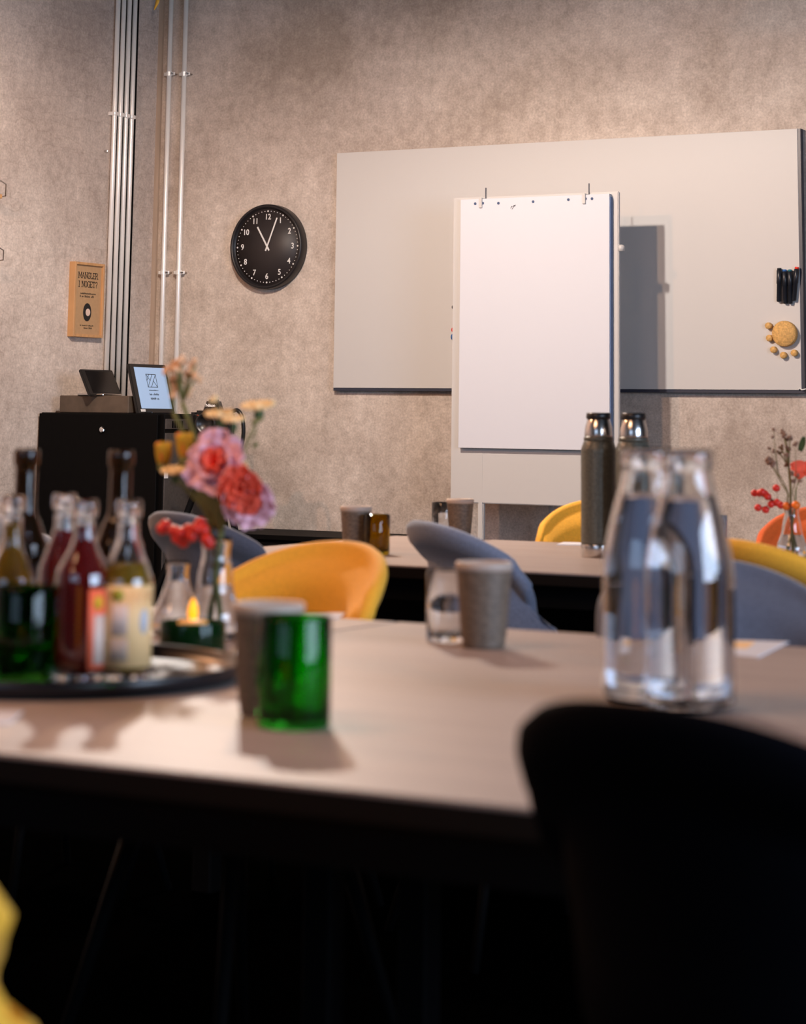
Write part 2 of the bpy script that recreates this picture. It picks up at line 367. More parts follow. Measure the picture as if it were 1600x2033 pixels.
for s, px in ((0, 955), (1, 1160)):
    hx = at(px, 390, Y=FY-.02).x-fcx
    link('paper_hook', lean(box_me(hx-.006, hx+.006, -.034, .0, pz1-.035, pz1+.004, .001, 1)), 'panel', t)
    link('hook_pin', lean(box_me(hx+.006, hx+.010, -.004, .0, pz1-.01, pz1+.045, .001, 1)), 'edge_dark', t)
pd = thing('flip_chart_pad', 'blank white flip chart pad hanging from two hooks on the easel', 'paper pad', (fcx, FY, 0))
bm = bmesh.new(); n = 12
for i in range(n+1):
    for j in range(2): pass
a, b = px0-fcx, px1-fcx
me = lean(box_me(a, b, -.026, -.004, pz0, pz1, .001, 1)); link('sheets', me, 'paper', pd)
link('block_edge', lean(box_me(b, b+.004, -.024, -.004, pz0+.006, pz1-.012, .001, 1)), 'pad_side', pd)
for hxp, hyp in ((941, 404), (987, 403), (1056, 400), (1126, 396), (1173, 394), (956, 403), (1160, 394)):
    q = at(hxp, hyp, Y=FY-.03)
    bm = bmesh.new(); lathe_bm(bm, [(0, 0), (.0055, 0), (.0055, .001), (0, .001)], 14)
    me = fin(bm); me.transform(Matrix.Rotation(PI/2, 4, 'X')); me.transform(T((q.x-fcx, -.0265+(q.z-fz0)*.006, q.z))); link('punched_hole', me, 'hole', pd)
q = at(1016, 411, Y=FY-.03); bm = bmesh.new()
for (ax, az, bx_, bz) in ((-.010, -.004, -.006, .004), (-.006, .004, -.002, .002), (-.004, -.008, .004, .004), (.002, .006, .012, .008), (.004, .004, .010, .004)):
    tube_bm(bm, [(ax, 0, az), (bx_, 0, bz)], .0009, 4)
me = fin(bm); me.transform(T((q.x-fcx, -.027+(q.z-fz0)*.006, q.z))); link('pen_scribble', me, 'ink', pd)

# ------------------------------------------------------------------ wall clock
cc = at(532, 490, Y=YW-.03); CR = .181
t = thing('wall_clock', 'round black wall clock with white numerals and white hands', 'clock', (cc.x, YW, cc.z))
def lz(name, prof, m, seg=64):
    o = lathe(name, prof, m, t, seg); o.data.transform(Matrix.Rotation(PI/2, 4, 'X')); return o
lz('case', [(0, 0), (CR*.97, 0), (CR, .006), (CR, .045), (CR*.985, .052), (CR*.95, .054), (CR*.92, .050), (CR*.905, .032), (0, .032)], 'clock_black')
lz('face', [(0, .0325), (CR*.902, .0325), (CR*.902, .034), (0, .034)], 'clock_face')
dots = []
for r in (.0038, .0019):
    bm = bmesh.new(); lathe_bm(bm, [(0, 0), (r, 0), (r, .0012), (0, .0012)], 10); me = fin(bm); me.transform(FACE_Y); me.materials.append(M['white']); dots.append(me)
for k in range(60):
    a = k*PI/30; o = D.objects.new('minute_mark', dots[0 if k % 5 == 0 else 1]); COL.objects.link(o); o.parent = t
    o.location = (CR*.84*math.sin(a), -.0345, CR*.84*math.cos(a))
for h in range(1, 13):
    a = h*PI/6; me = text_me(str(h), .034, .0006, bold=.0004)
    me.transform(Matrix.Scale(.92, 4, (1, 0, 0))); me.transform(T((CR*.70*math.sin(a), CR*.70*math.cos(a), 0))); me.transform(FACE_Y); me.transform(T((0, -.035, 0)))
    link('numeral', me, 'white', t)
for nm, ang, ln, wd, yy in (('hour_hand', -31, .100, .0034, -.037), ('minute_hand', 21.5, .131, .0030, -.039)):
    bm = bmesh.new(); vs = [(-wd*1.1, -.019), (wd*1.1, -.019), (wd, ln), (-wd, ln)]
    f = [bm.verts.new((x, 0, z)) for x, z in vs]; g = [bm.verts.new((x, .0012, z)) for x, z in vs]
    bm.faces.new(f); bm.faces.new(g[::-1])
    for i in range(4): bm.faces.new((f[i], f[(i+1) % 4], g[(i+1) % 4], g[i]))
    me = fin(bm); me.transform(Matrix.Rotation(math.radians(ang), 4, 'Y')); me.transform(T((0, yy, 0))); link(nm, me, 'white', t)

# ------------------------------------------------------------------ conduits
for i, px in enumerate((219.5, 231, 242.5, 254)):
    p = at(px, 600, X=XL+.035)
    t = thing('metal_conduit', 'bright metal conduit on the left wall, %s in the bundle of four' % ('leftmost', 'second from left', 'third from left', 'rightmost')[i], 'pipe', (XL+.024, p.y, 0), 0, 'bundle of four conduits')
    tube('pipe', [(0, 0, .9), (0, 0, CZ)], .0105, 'conduit', t, 16)
    for z in (1.0, 2.33, 3.3): link('clamp', box_me(-.024, .0125, -.015, .015, z-.008, z+.008, .002, 1), 'conduit', t)
pa, pb = at(214, 600, X=XL).y, at(255, 600, X=XL).y
tag(link('conduit_gap_strip', box_me(XL, XL+.010, pa, pb, .9, CZ, .001, 1), 'black_metal'), 'black strip filling the gaps behind the bundle of four conduits', 'rail')  # plain black strip filling the gaps between the pipes
p = at(222, 300, X=XL+.03); tag(link('wall_screw', box_me(XL, XL+.02, p.y-.018, p.y-.010, p.z-.006, p.z+.004, .002, 1), 'steel'), 'small steel screw on the left wall beside the four conduits', 'screw')
for i, px in enumerate((331.5, 361.5)):
    p = at(px, 300, Y=YW-.03)
    t = thing('metal_conduit', ('slim metal conduit on the back wall next to the corner', 'slim metal conduit on the back wall, the one nearer the clock')[i], 'pipe', (p.x, YW-.03, 0), 0, 'pair of conduits by the corner')
    tube('pipe', [(0, 0, 0.0), (0, 0, CZ)], .0105, 'conduit', t, 16)
    for y in (147, 541, 1000):
        z = at(px, y, Y=YW-.03).z
        bm = bmesh.new(); lathe_bm(bm, [(.0108, z-.009), (.014, z-.009), (.014, z+.009), (.0108, z+.009)], 16, closed=True); me = fin(bm)
        cl = link('clamp', me, 'conduit', t, smooth=False)
        link('clamp_ear', box_me(-.028, .028, .0, .005, z-.007, z+.007, .001, 1), 'conduit', cl)
        tube('clamp_bolt', [(0.02, -.012, z), (.02, .03, z)], .004, 'steel', cl)

# ------------------------------------------------------------------ framed sign
SLAB = {'M': [[(0, 0), (0, 1)], [(0, 1), (.45, .2), (.9, 1)], [(.9, 1), (.9, 0)]], 'A': [[(0, 0), (.4, 1), (.8, 0)], [(.15, .35), (.65, .35)]],
        'N': [[(0, 0), (0, 1), (.7, 0), (.7, 1)]], 'G': [[(.7, .8), (.55, 1), (.2, 1), (0, .75), (0, .25), (.2, 0), (.55, 0), (.72, .15), (.72, .45), (.45, .45)]],
        'L': [[(0, 1), (0, 0), (.6, 0), (.6, .25)]], 'E': [[(.6, .8), (.6, 1), (0, 1), (0, 0), (.6, 0), (.6, .2)], [(0, .5), (.4, .5)]],
        'R': [[(0, 0), (0, 1), (.45, 1), (.62, .85), (.62, .65), (.45, .5), (0, .5)], [(.35, .5), (.68, 0)]], 'I': [[(.15, 0), (.15, 1)]],
        'O': [[(.2, 0), (0, .25), (0, .75), (.2, 1), (.5, 1), (.7, .75), (.7, .25), (.5, 0), (.2, 0)]],
        'T': [[(0, .8), (0, 1), (.7, 1), (.7, .8)], [(.35, 1), (.35, 0)]], '?': [[(0, .8), (.15, 1), (.4, 1), (.55, .8), (.5, .6), (.25, .4), (.25, .25)], [(.25, .05), (.25, 0)]]}
WID = {'M': .9, 'A': .8, 'N': .7, 'G': .72, 'L': .6, 'E': .6, 'R': .68, 'I': .3, 'O': .7, 'T': .7, '?': .55, ' ': .35}
SERIF = {'M': [(0, 0), (.9, 0), (0, 1), (.9, 1)], 'A': [(0, 0), (.8, 0)], 'N': [(0, 0), (0, 1), (.7, 1)], 'L': [(0, 1)], 'R': [(0, 0), (0, 1), (.68, 0)], 'I': [(.15, 0), (.15, 1)], 'T': [(.35, 0)], 'E': [(0, 0), (0, 1)]}
def bar2(bm, a, b, th, dz):
    a, b = Vector((a[0], a[1])), Vector((b[0], b[1])); d = (b-a); d = d.normalized()*th/2 if d.length > 1e-6 else Vector((th/2, 0))
    n_ = Vector((-d.y, d.x)); q = [a-d+n_, b+d+n_, b+d-n_, a-d-n_]
    lo = [bm.verts.new((p.x, p.y, 0)) for p in q]; hi = [bm.verts.new((p.x, p.y, dz)) for p in q]
    bm.faces.new(hi); bm.faces.new(lo[::-1])
    for i in range(4): bm.faces.new((lo[i], lo[(i+1) % 4], hi[(i+1) % 4], hi[i]))
def slab_line(s, cx, y, h, wsc=.78):
    out = []
    gap = .24; tot = sum(WID[c]+gap for c in s)-gap; x = cx-tot*h*wsc/2
    for c in s:
        if c != ' ':
            bm = bmesh.new(); out.append(bm)
            for pl in SLAB[c]:
                for k in range(len(pl)-1):
                    bar2(bm, (x+pl[k][0]*h*wsc, y+pl[k][1]*h), (x+pl[k+1][0]*h*wsc, y+pl[k+1][1]*h), h*.125, .0004)
            for sx, sy in SERIF.get(c, []): bar2(bm, (x+(sx-.16)*h*wsc, y+sy*h), (x+(sx+.16)*h*wsc, y+sy*h), h*.11, .0004)
        x += (WID[c]+gap)*h*wsc
    return out
def tiny_line(bm, cx, y, wd, h):
    x = cx-wd/2
    while x < cx+wd/2:
        l = random.uniform(.5, 1)*h
        if random.random() > .12: bar2(bm, (x, y), (x, y+l), h*.28, .0004); bar2(bm, (x, y+random.choice((0, l))), (x+h*.4, y+l*.5), h*.2, .0004)
        x += h*.8
y0, y1 = at(147, 594, X=XL+.03).y, at(206, 594, X=XL+.03).y
z1, z0 = at(147, 518.5, X=XL+.03).z, at(145, 668, X=XL+.03).z
pw, ph = y1-y0, z1-z0
t = thing('framed_sign', 'small pale wood framed kraft sign reading MANGLER I NOGET? on the left wall', 'sign', (XL, (y0+y1)/2, z0))
hwd = pw/2; fw = .011
for (a, b, c, d) in ((-hwd, -hwd+fw, 0, ph), (hwd-fw, hwd, 0, ph), (-hwd+fw, hwd-fw, 0, fw), (-hwd+fw, hwd-fw, ph-fw, ph)):
    link('frame_bar', box_me(0, .032, a, b, c, d, .001, 1), 'oak', t)
link('kraft_sheet', box_me(.008, .022, -hwd+fw, hwd-fw, fw, ph-fw), 'kraft', t)
def to_sheet(bm): me = fin(bm); me.transform(FACE_X); me.transform(T((.0222, 0, 0))); return me
for line, yy in (('MANGLER', .790), ('I NOGET?', .672)):
    for me in slab_line(line, 0, ph*yy, .0235, .86): link('letter', to_sheet(me), 'ink', t)
bm = bmesh.new()
for yy, ww, hh in ((.575, .105, .007), (.535, .100, .008), (.150, .088, .005), (.115, .066, .006)): tiny_line(bm, 0, ph*yy, pw*ww/.2, hh)
link('small_print', to_sheet(bm), 'ink', t)['kind'] = 'stuff'
bm = bmesh.new(); lathe_bm(bm, [(0, 0), (1, 0), (1, .0005), (0, .0005)], 36); me = fin(bm)
for v in me.vertices: v.co.x *= .028; v.co.y *= .038
me.transform(FACE_X); me.transform(T((.0222, 0, ph*.335))); link('dark_oval', me, 'ink', t, smooth=False)
bm = bmesh.new(); lathe_bm(bm, [(0, 0), (.0155, 0), (.0155, .0005), (0, .0005)], 28); me = fin(bm); me.transform(FACE_X); me.transform(T((.0228, .0045, ph*.335))); link('pale_spot', me, 'label_pale', t, smooth=False)

# ------------------------------------------------------------------ wire hooks at the left margin
for (x, ya, yb, lab) in ((12, 366, 389, 'upper'), (7, 497, 516, 'lower')):
    a = at(x, ya, X=XL+.09); b = at(x-1, yb, X=XL+.09)
    t = thing('wall_holder', '%s of two small wire holders with wooden base on the left wall' % lab, 'holder', (XL, a.y, b.z), 0, 'wire holders on the left wall')
    hh = a.z-b.z
    tube('wire', [(0, -.16, hh+.01), (.09, -.16, hh+.01), (.09, -.03, hh+.01), (.09, 0, hh), (.09, 0, 0), (0, 0, -.01)], .0028, 'steel', t, 6)
    link('wooden_base', box_me(0, .085, -.17, -.012, -.012, .006, .003, 1), 'oak', t)

# ------------------------------------------------------------------ black cabinet corner
kx0, ky = XL+.01, 7.42
kx1 = at(320, 900, Y=ky).x; kz = at(210, 820, Y=ky).z; kd = .40
t = thing('metal_cabinet', 'tall black metal cabinet with a lock in the corner behind the bottles', 'cabinet', ((kx0+kx1)/2, ky, 0))
kw = (kx1-kx0)/2
link('body', box_me(-kw, kw, .018, kd, 0, kz, .003, 1), 'black_paint', t)
dr = link('door', box_me(-kw+.004, kw-.022, 0, .018, .03, kz-.004, .002, 1), 'black_paint', t)
q = at(203, 853, Y=ky)
o = lathe('lock', [(0, 0), (.012, 0), (.012, .006), (.006, .008), (0, .008)], 'chrome', dr, 20, (q.x-(kx0+kx1)/2, -.001, q.z)); o.data.transform(Matrix.Rotation(PI/2, 4, 'X'))
link('lock_key_bow', box_me(.006, .016, -.012, -.008, -.008, .004, .002, 1), 'chrome', dr, (q.x-(kx0+kx1)/2, 0, q.z))
sp = link('side_panel', box_me(kw, kw+.006, .02, kd-.02, .30, kz-.075, .001, 1), 'mesh_grey', t)
link('side_strip', box_me(kw, kw+.006, .02, kd-.02, kz-.06, kz-.02, .001, 1), 'mesh_grey', t)
for i in range(5): link('vent_slot', box_me(kw+.006, kw+.008, .06+i*.016, .068+i*.016, kz-.055, kz-.028), 'black_metal', t)
link('white_sticker', box_me(kw+.006, kw+.008, .015, .04, kz-.25, kz-.20), 'white', t)
# cable down the side
q0, q1 = at(309, 1050, Y=7.2), at(307, 1150, Y=7.2)
# brown box, two tablets
ZB = kz
bx0, bx1 = at(118, 800, Y=7.47).x, at(255, 800, Y=7.47).x; bh = at(150, 785, Y=7.47).z-ZB
tag(link('storage_box', box_me(bx0, bx1, 7.47, 7.72, ZB, ZB+bh, .003, 1), 'brown_box'), 'flat dark brown box lying on the black cabinet', 'box')
def tablet(pbl, pbr, ptl, X, z, mscr, label, logo=False, group=None):
    a = at(*pbl, X=X); b = at(*pbr, X=X); wd = b.y-a.y; a.z = z
    ct = at(*ptl, X=X-.05)
    hgt = ct.z-z
    ln = math.hypot(hgt, .055); ang = math.atan2(.055, hgt)
    t = thing('tablet_computer', label, 'tablet', (X, (a.y+b.y)/2, z), 0, group)
    rot = Matrix.Rotation(-ang, 4, 'Y')
    def put(name, me, m):
        me.transform(rot); return link(name, me, m, t)
    put('bezel', box_me(-.014, 0, -wd/2, wd/2, 0, ln, .003, 2), 'device')
    e = wd*.11
    put('display', box_me(0, .0012, -wd/2+e, wd/2-e*.55, ln*.10, ln*.93), mscr)
    st = box_me(-.10 if not logo else -.016, .03, -wd*.3, wd*.3, 0, .008, .002, 1); link('stand', st, 'steel' if not logo else 'device', t)
    return t, put, wd, ln
t1, put, wd, ln = tablet((180, 782), (243, 784), (157, 732), -5.60, ZB+bh, 'screen_off', 'small black tablet with a dark screen tilted back on the brown box', group='tablets on the cabinet')
t2, put, wd, ln = tablet((275, 817), (348, 822), (250, 721), -5.40, ZB, 'screen', 'tablet with a lit pale blue screen propped on the black cabinet', True, group='tablets on the cabinet')
bm = bmesh.new(); gx, gy = wd*.02, ln*.66; gw, gh = wd*.13, ln*.13
for a, b in (((-gw, -gh), (-gw, gh)), ((gw, -gh), (gw, gh)), ((-gw, gh), (gw, gh)), ((-gw, -gh), (gw, -gh)), ((-gw, -gh), (gw*.3, gh)), ((-gw*.3, -gh), (gw, gh)), ((-gw, gh), (-gw*.3, 0)), ((gw, -gh), (gw*.3, 0)), ((-gw, 0), (-gw*.4, gh))):
    bar2(bm, (gx+a[0], gy+a[1]), (gx+b[0], gy+b[1]), .0022, .0004)
for yy, ww, hh in ((.46, .26, .004), (.37, .24, .008), (.28, .22, .008)): tiny_line(bm, gx, ln*yy, wd*ww, hh)
me = fin(bm); me.transform(FACE_X); me.transform(T((.0014, 0, 0))); put('logo_print', me, 'ink')['kind'] = 'stuff'
put('bezel_sticker', box_me(0, .0012, -wd*.42, -wd*.30, ln*.035, ln*.085), 'white')

# ------------------------------------------------------------------ camera on a tripod
cy_ = 7.40; c0 = at(425, 868, Y=cy_)
t = thing('camera_tripod', 'black camera tripod standing beside the cabinet behind the flowers', 'tripod', (c0.x, cy_, 0))
tube('centre_column', [(0, 0, .45), (0, 0, c0.z)], .014, 'black_metal', t, 12)
link('head', box_me(-.035, .035, -.03, .03, c0.z-.045, c0.z, .006, 2), 'black_metal', t)
for k, (fx, fy) in enumerate(((.33, -.03), (-.20, -.32), (-.02, .30))):
    L = tube('leg', [(fx*.08, fy*.08, c0.z-.10), (fx, fy, .012)], .014, 'black_metal', t, 10, .010)
tube('pan_handle', [(0, 0, c0.z-.03), (-.14, -.06, c0.z-.12)], .007, 'black_metal', t)
c = thing('camera', 'black digital camera with white lettering on top of the tripod', 'camera', (c0.x, cy_, c0.z), .25); c.scale = (1.15, 1.15, 1.15)
link('body', box_me(-.070, .066, -.022, .026, 0, .088, .010, 3), 'device', c)
link('grip', box_me(-.080, -.048, -.048, .02, .004, .082, .010, 3), 'device', c)
bm = bmesh.new(); g = bx(bm, -.034, .030, -.036, .02, .080, .125)
for v in g:
    if v.co.z > .1: v.co.x *= .55; v.co.y *= .8
bmesh.ops.recalc_face_normals(bm, faces=bm.faces); bmesh.ops.bevel(bm, geom=bm.edges[:], offset=.006, segments=2, affect='EDGES')
link('viewfinder_hump', fin(bm), 'device', c)
me = text_me('Nikon', .0135, .0006, bold=.0004); me.transform(FACE_Y); me.transform(T((-.002, -.0385, .105))); link('lettering', me, 'white', c)['kind'] = 'stuff'
o = lathe('lens', [(0, 0), (.033, 0), (.033, .03), (.036, .034), (.036, .07), (.030, .072), (.026, .06), (0, .06)], 'device', c, 32, (0, -.022, .045)); o.data.transform(Matrix.Rotation(PI/2, 4, 'X'))
link('stripe', box_me(-.070, -.030, -.0245, -.0225, .070, .073), 'label_coral', c)
tube('neck_strap', curve_pts([(.062, 0, .085), (.085, -.01, .09), (.105, -.015, .06), (.105, -.01, -.01), (.07, 0, -.10), (.03, -.005, -.14), (-.01, 0, -.10)], 6), .007, 'device', c, 6)
o = lathe('indicator_light', [(0, 0), (.007, 0), (.007, .004), (0, .004)], 'marker_red', c, 12, (-.045, -.03, -.095))

# low black sideboard along the back wall
s1 = at(500, 1048, Y=YW).z
t = thing('low_sideboard', 'low black sideboard along the back wall behind the far table', 'sideboard', (-4.92, YW-.225, 0))
link('carcass', box_me(-.34, .37, -.18, .215, .0, s1-.02, .003, 1), 'black_paint', t)
link('top_board', box_me(-.35, .38, -.2, .22, s1-.02, s1, .002, 1), 'black_paint', t)
for i in range(2): link('door', box_me(-.335+i*.352, .015+i*.352, -.196, -.181, .04, s1-.03, .002, 1), 'black_paint', t)

# ------------------------------------------------------------------ tables
def table(x0, x1, y0, y1, label, group):
    t = thing('meeting_table', label, 'table', ((x0+x1)/2, (y0+y1)/2, 0), 0, group)
    a, b = (x1-x0)/2-.003, (y1-y0)/2
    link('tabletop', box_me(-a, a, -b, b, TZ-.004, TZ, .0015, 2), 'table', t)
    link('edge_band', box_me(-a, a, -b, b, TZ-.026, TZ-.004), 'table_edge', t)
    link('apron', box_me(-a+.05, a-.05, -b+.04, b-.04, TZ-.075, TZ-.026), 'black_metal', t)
    if y0 > 4: link('blackout_panel', box_me(-a+.06, a-.06, -.01, .01, .12, TZ-.075), 'black_metal', t)  # added black panel keeps the space under the far tables dark
    for sx in (-1, 1):
        for sy in (-1, 1): link('leg', box_me(sx*(a-.08)-.025, sx*(a-.08)+.025, sy*(b-.07)-.025, sy*(b-.07)+.025, 0, TZ-.075, .004, 1), 'black_metal', t)
NY0, NY1, FY0, FY1 = 1.759, 3.19, 4.37, 5.43
table(-3.5, -1.795, NY0, NY1, 'near brown grey table at the left, under the bottle tray', 'tables of the near row')
table(-1.795, -.05, NY0, NY1, 'near brown grey table in the middle carrying green glass and water carafes', 'tables of the near row')
table(-3.065, -1.30, FY0, FY1, 'far brown grey table with the two vacuum flasks', 'tables of the far row')
table(-1.30, .45, FY0, FY1, 'far brown grey table at the right, largely outside the frame', 'tables of the far row')

# ------------------------------------------------------------------ chairs
def smooth(a, b, x): x = max(0, min(1, (x-a)/(b-a))); return x*x*(3-2*x)
def interp(tab, v):
    for (a, p), (b, q) in zip(tab, tab[1:]):
        if v <= b: return p+(q-p)*smooth(a, b, v)
    return tab[-1][1]
def resample(pl, us):
    L = [0]
    for a, b in zip(pl, pl[1:]): L.append(L[-1]+math.dist(a, b))
    out = []
    for u in us:
        d = u*L[-1]; k = 0
        while k < len(pl)-2 and L[k+1] < d: k += 1
        t = (d-L[k])/max(1e-9, L[k+1]-L[k]); out.append((pl[k][0]+(pl[k+1][0]-pl[k][0])*t, pl[k][1]+(pl[k+1][1]-pl[k][1])*t))
    return out
def chair_meshes():
    """A tulip shaped shell: a flared lip at the top, sides that run forward and down to the seat."""
    NV, NH = 24, 22; P = []
    for j in range(NV+1):
        v = j/NV
        A = interp([(0, .13), (.45, .165), (.82, .167), (.97, .194), (1, .196)], v)
        B = interp([(0, .09), (.5, .128), (.84, .142), (.97, .184), (1, .186)], v)
        ext = .25*(1-min(1, v/.72))**1.25
        PH = math.radians(interp([(0, 90), (.55, 90), (1, 77)], v))
        arc = [(A*math.sin(PH*k/24), -B*math.cos(PH*k/24)) for k in range(25)]
        if ext > 1e-4: arc.append((arc[-1][0], arc[-1][1]+ext))
        us = [k/NH for k in range(NH+1)]; half = resample(arc, us); row = []
        for k in range(-NH, NH+1):
            u = abs(k)/NH; x, y = half[abs(k)]; zt = .834-.083*u**2.2-.02*smooth(.88, 1, u)
            row.append(Vector((x if k >= 0 else -x, y-.032*v, .46+v*(zt-.46))))
        P.append(row)
    n, m_ = len(P), len(P[0]); H = .013
    def nrm(j, i):
        a = P[min(j+1, n-1)][i]-P[max(j-1, 0)][i]; b = P[j][min(i+1, m_-1)]-P[j][max(i-1, 0)]; return b.cross(a).normalized()
    bm = bmesh.new(); O = []; I = []
    for j in range(n):
        O.append([bm.verts.new(P[j][i]+nrm(j, i)*H) for i in range(m_)]); I.append([bm.verts.new(P[j][i]-nrm(j, i)*H) for i in range(m_)])
    for j in range(n-1):
        for i in range(m_-1):
            bm.faces.new((O[j][i], O[j][i+1], O[j+1][i+1], O[j+1][i])); bm.faces.new((I[j][i+1], I[j][i], I[j+1][i], I[j+1][i+1]))
    loop = [(0, i) for i in range(m_)]+[(j, m_-1) for j in range(1, n)]+[(n-1, i) for i in range(m_-2, -1, -1)]+[(j, 0) for j in range(n-2, 0, -1)]
    R1 = []
    for (j, i) in loop:
        out = Vector((0, 0, 0))
        if j == 0: out += P[0][i]-P[1][i]
        if j == n-1: out += (P[j][i]-P[j-1][i])
        if i == 0: out += P[j][0]-P[j][1]
        if i == m_-1: out += P[j][i]-P[j][i-1]
        out.normalize(); nn = nrm(j, i)
        R1.append([bm.verts.new(P[j][i]+nn*H*.75+out*.009), bm.verts.new(P[j][i]+out*.013), bm.verts.new(P[j][i]-nn*H*.75+out*.009)])
    K = len(loop)
    for k in range(K):
        (j, i), (j2, i2) = loop[k], loop[(k+1) % K]; a = [O[j][i]]+R1[k]+[I[j][i]]; b = [O[j2][i2]]+R1[(k+1) % K]+[I[j2][i2]]
        for q in range(4): bm.faces.new((a[q], a[q+1], b[q+1], b[q]))
    back = fin(bm)
    bm = bmesh.new(); rings = []
    for (sc, z) in ((0, .405), (.72, .405), (.94, .418), (1.0, .44), (.985, .465), (.90, .480), (.5, .474), (0, .470)):
        if sc == 0: rings.append([bm.verts.new((0, .03, z))]); continue
        rings.append([bm.verts.new((.175*sc*math.copysign(abs(math.cos(a))**.75, math.cos(a)), .03+.205*sc*math.copysign(abs(math.sin(a))**.75, math.sin(a)), z)) for a in [2*PI*i/32 for i in range(32)]])
    for a, b in zip(rings, rings[1:]):
        for i in range(32):
            j = (i+1) % 32
            if len(a) == 1: bm.faces.new((a[0], b[j], b[i]))
            elif len(b) == 1: bm.faces.new((a[i], a[j], b[0]))
            else: bm.faces.new((a[i], a[j], b[j], b[i]))
    seat = fin(bm); legs = []
    for sx in (-1, 1):
        for sy in (-1, 1):
            bm = bmesh.new(); tube_bm(bm, [(sx*.12, .02+sy*.11, .41), (sx*.20, .02+sy*.21, 0)], .014, 10, .009); legs.append(fin(bm))
    bm = bmesh.new(); bx(bm, -.13, .13, -.10, .14, .392, .41); frame = fin(bm)
    return back, seat, legs, frame
CB, CS, CLG, CFR = chair_meshes()
def chair(x, y, rz, m, label, group=None):
    t = thing('shell_chair', label, 'chair', (x, y, 0), rz, group)
    link('backrest', CB.copy(), m, t, smooth=True); link('seat', CS.copy(), m, t, smooth=True)
    link('seat_frame', CFR.copy(), 'black_metal', t)
    for l in CLG: link('leg', l.copy(), 'black_metal', t, smooth=True)
    return t
def cxy(px, Y): p = at(px, 1100, Y=Y); return p.x
G1, G2, G3, G4 = 'chairs on the near side of the near table', 'chairs between the two tables facing the camera', 'chairs with their backs to the camera at the far table', 'chairs beyond the far table'
def chair_px(px, Y, turn, m, label, group):      # the chair whose back centre lies on the sight line through column px at depth Y
    x = at(px, 1100, Y=Y).x; rz = math.radians(turn)
    bx_, by_ = .16*math.sin(rz), -.16*math.cos(rz)
    return chair(x-bx_, Y-by_, rz, m, label, group)
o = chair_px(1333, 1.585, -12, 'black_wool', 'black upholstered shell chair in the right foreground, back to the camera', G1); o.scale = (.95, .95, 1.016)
chair_px(-580, 1.16, 3, 'yellow', 'yellow shell chair of which only an edge enters at the bottom left corner', G1)
chair_px(637, 3.36, 165, 'yellow', 'yellow shell chair facing the camera behind the green glass', G2)
chair_px(1394, 3.35, 224, 'grey_wool', 'slate grey shell chair at the right, behind the water carafes', G2)
chair_px(886, 4.23, -36, 'blue_grey', 'blue grey shell chair seen from behind, right of the middle cup and glass', G3)
chair_px(378, 4.23, -21, 'grey_wool', 'slate grey shell chair seen from behind under the red berries and flowers', G3)
chair_px(1474, 4.03, -19, 'yellow', 'yellow shell chair at the right edge, its lip rising behind the slate grey chair', G3)
chair_px(-30, 4.1, -18, 'pale_wool', 'pale grey shell chair glimpsed between the brown and clear bottles at the left', G3)
chair_px(1214, 5.64, 204, 'yellow', 'yellow shell chair beyond the far table, half behind the vacuum flask', G4)
chair_px(1660, 5.64, 196, 'orange', 'orange shell chair beyond the far table, behind the small flower vase', G4)

# ------------------------------------------------------------------ cups and glasses
def cup_profile(H, R, rb):
    pr = [(0, 0), (rb*.9, 0), (rb, .003)]
    n = 14
    for i in range(n+1):
        k = i/n; r = rb+(R-rb)*(k**.75); z = .004+(H-.008)*k
        pr.append((r-(.0006 if i % 2 else 0), z))
    return pr
def cup(px, py, H, R, label, group='stoneware tumblers'):
    p = at(px, py, Z=TZ); t = thing('stoneware_cup', label, 'cup', p, 0, group)
    th = .0035; pr = cup_profile(H, R, R*.76)
    inner = [(R-th, H-.006), (R*.9-th, H*.5), (R*.76-th, .008), (0, .007)]
    lathe('cup_body', pr+inner, 'stoneware', t, 40)
    lathe('rim', [(R+.0004, H-.012), (R+.0006, H-.001), (R-.0015, H), (R-th-.0006, H-.001), (R-th-.0004, H-.012)], 'stone_rim', t, 40, closed=True)
    return t
def tumbler(px, py, H, R, m, label, group='drinking glasses', name='drinking_glass', base=.009):
    p = at(px, py, Z=TZ) if py is not None else px; t = tag(lathe(name, [(0, 0), (R*.93, 0), (R, .004), (R, H*.5), (R, H-.002), (R-.0012, H), (R-.0026, H-.002), (R-.003, H*.5), (R-.0035, base+.004), (R*.7, base), (0, base+.004)], m, None, 40), label, 'glass', group)
    t.location = p; return t
cup(529, 1420, .118, .0385, 'brown grey stoneware cup half hidden behind the green glass')
tumbler(582, 1443, .112, .0385, 'green_glass', 'bright green cut bottle glass in front of the left stoneware cup')
cup(960, 1286, .118, .0395, 'brown grey stoneware cup in the middle of the near table')
tumbler(884, 1275, .102, .0275, 'glass', 'clear drinking glass left of the middle stoneware cup')
cup(706, 1098, .108, .0370, 'brown grey stoneware cup on the far table left of the amber glass')
tumbler(747, 1101, .092, .0310, 'amber_glass', 'olive amber glass on the far table')
cup(913, 1070, .104, .0360, 'brown grey stoneware cup on the far table behind the blue grey chair')
tumbler(879, 1069, .094, .0300, 'glass', 'clear drinking glass on the far table behind the blue grey chair')
tumbler(1420, 1098, .090, .0300, 'blue_glass', 'pale blue glass on the far table peeking out right of the carafes')

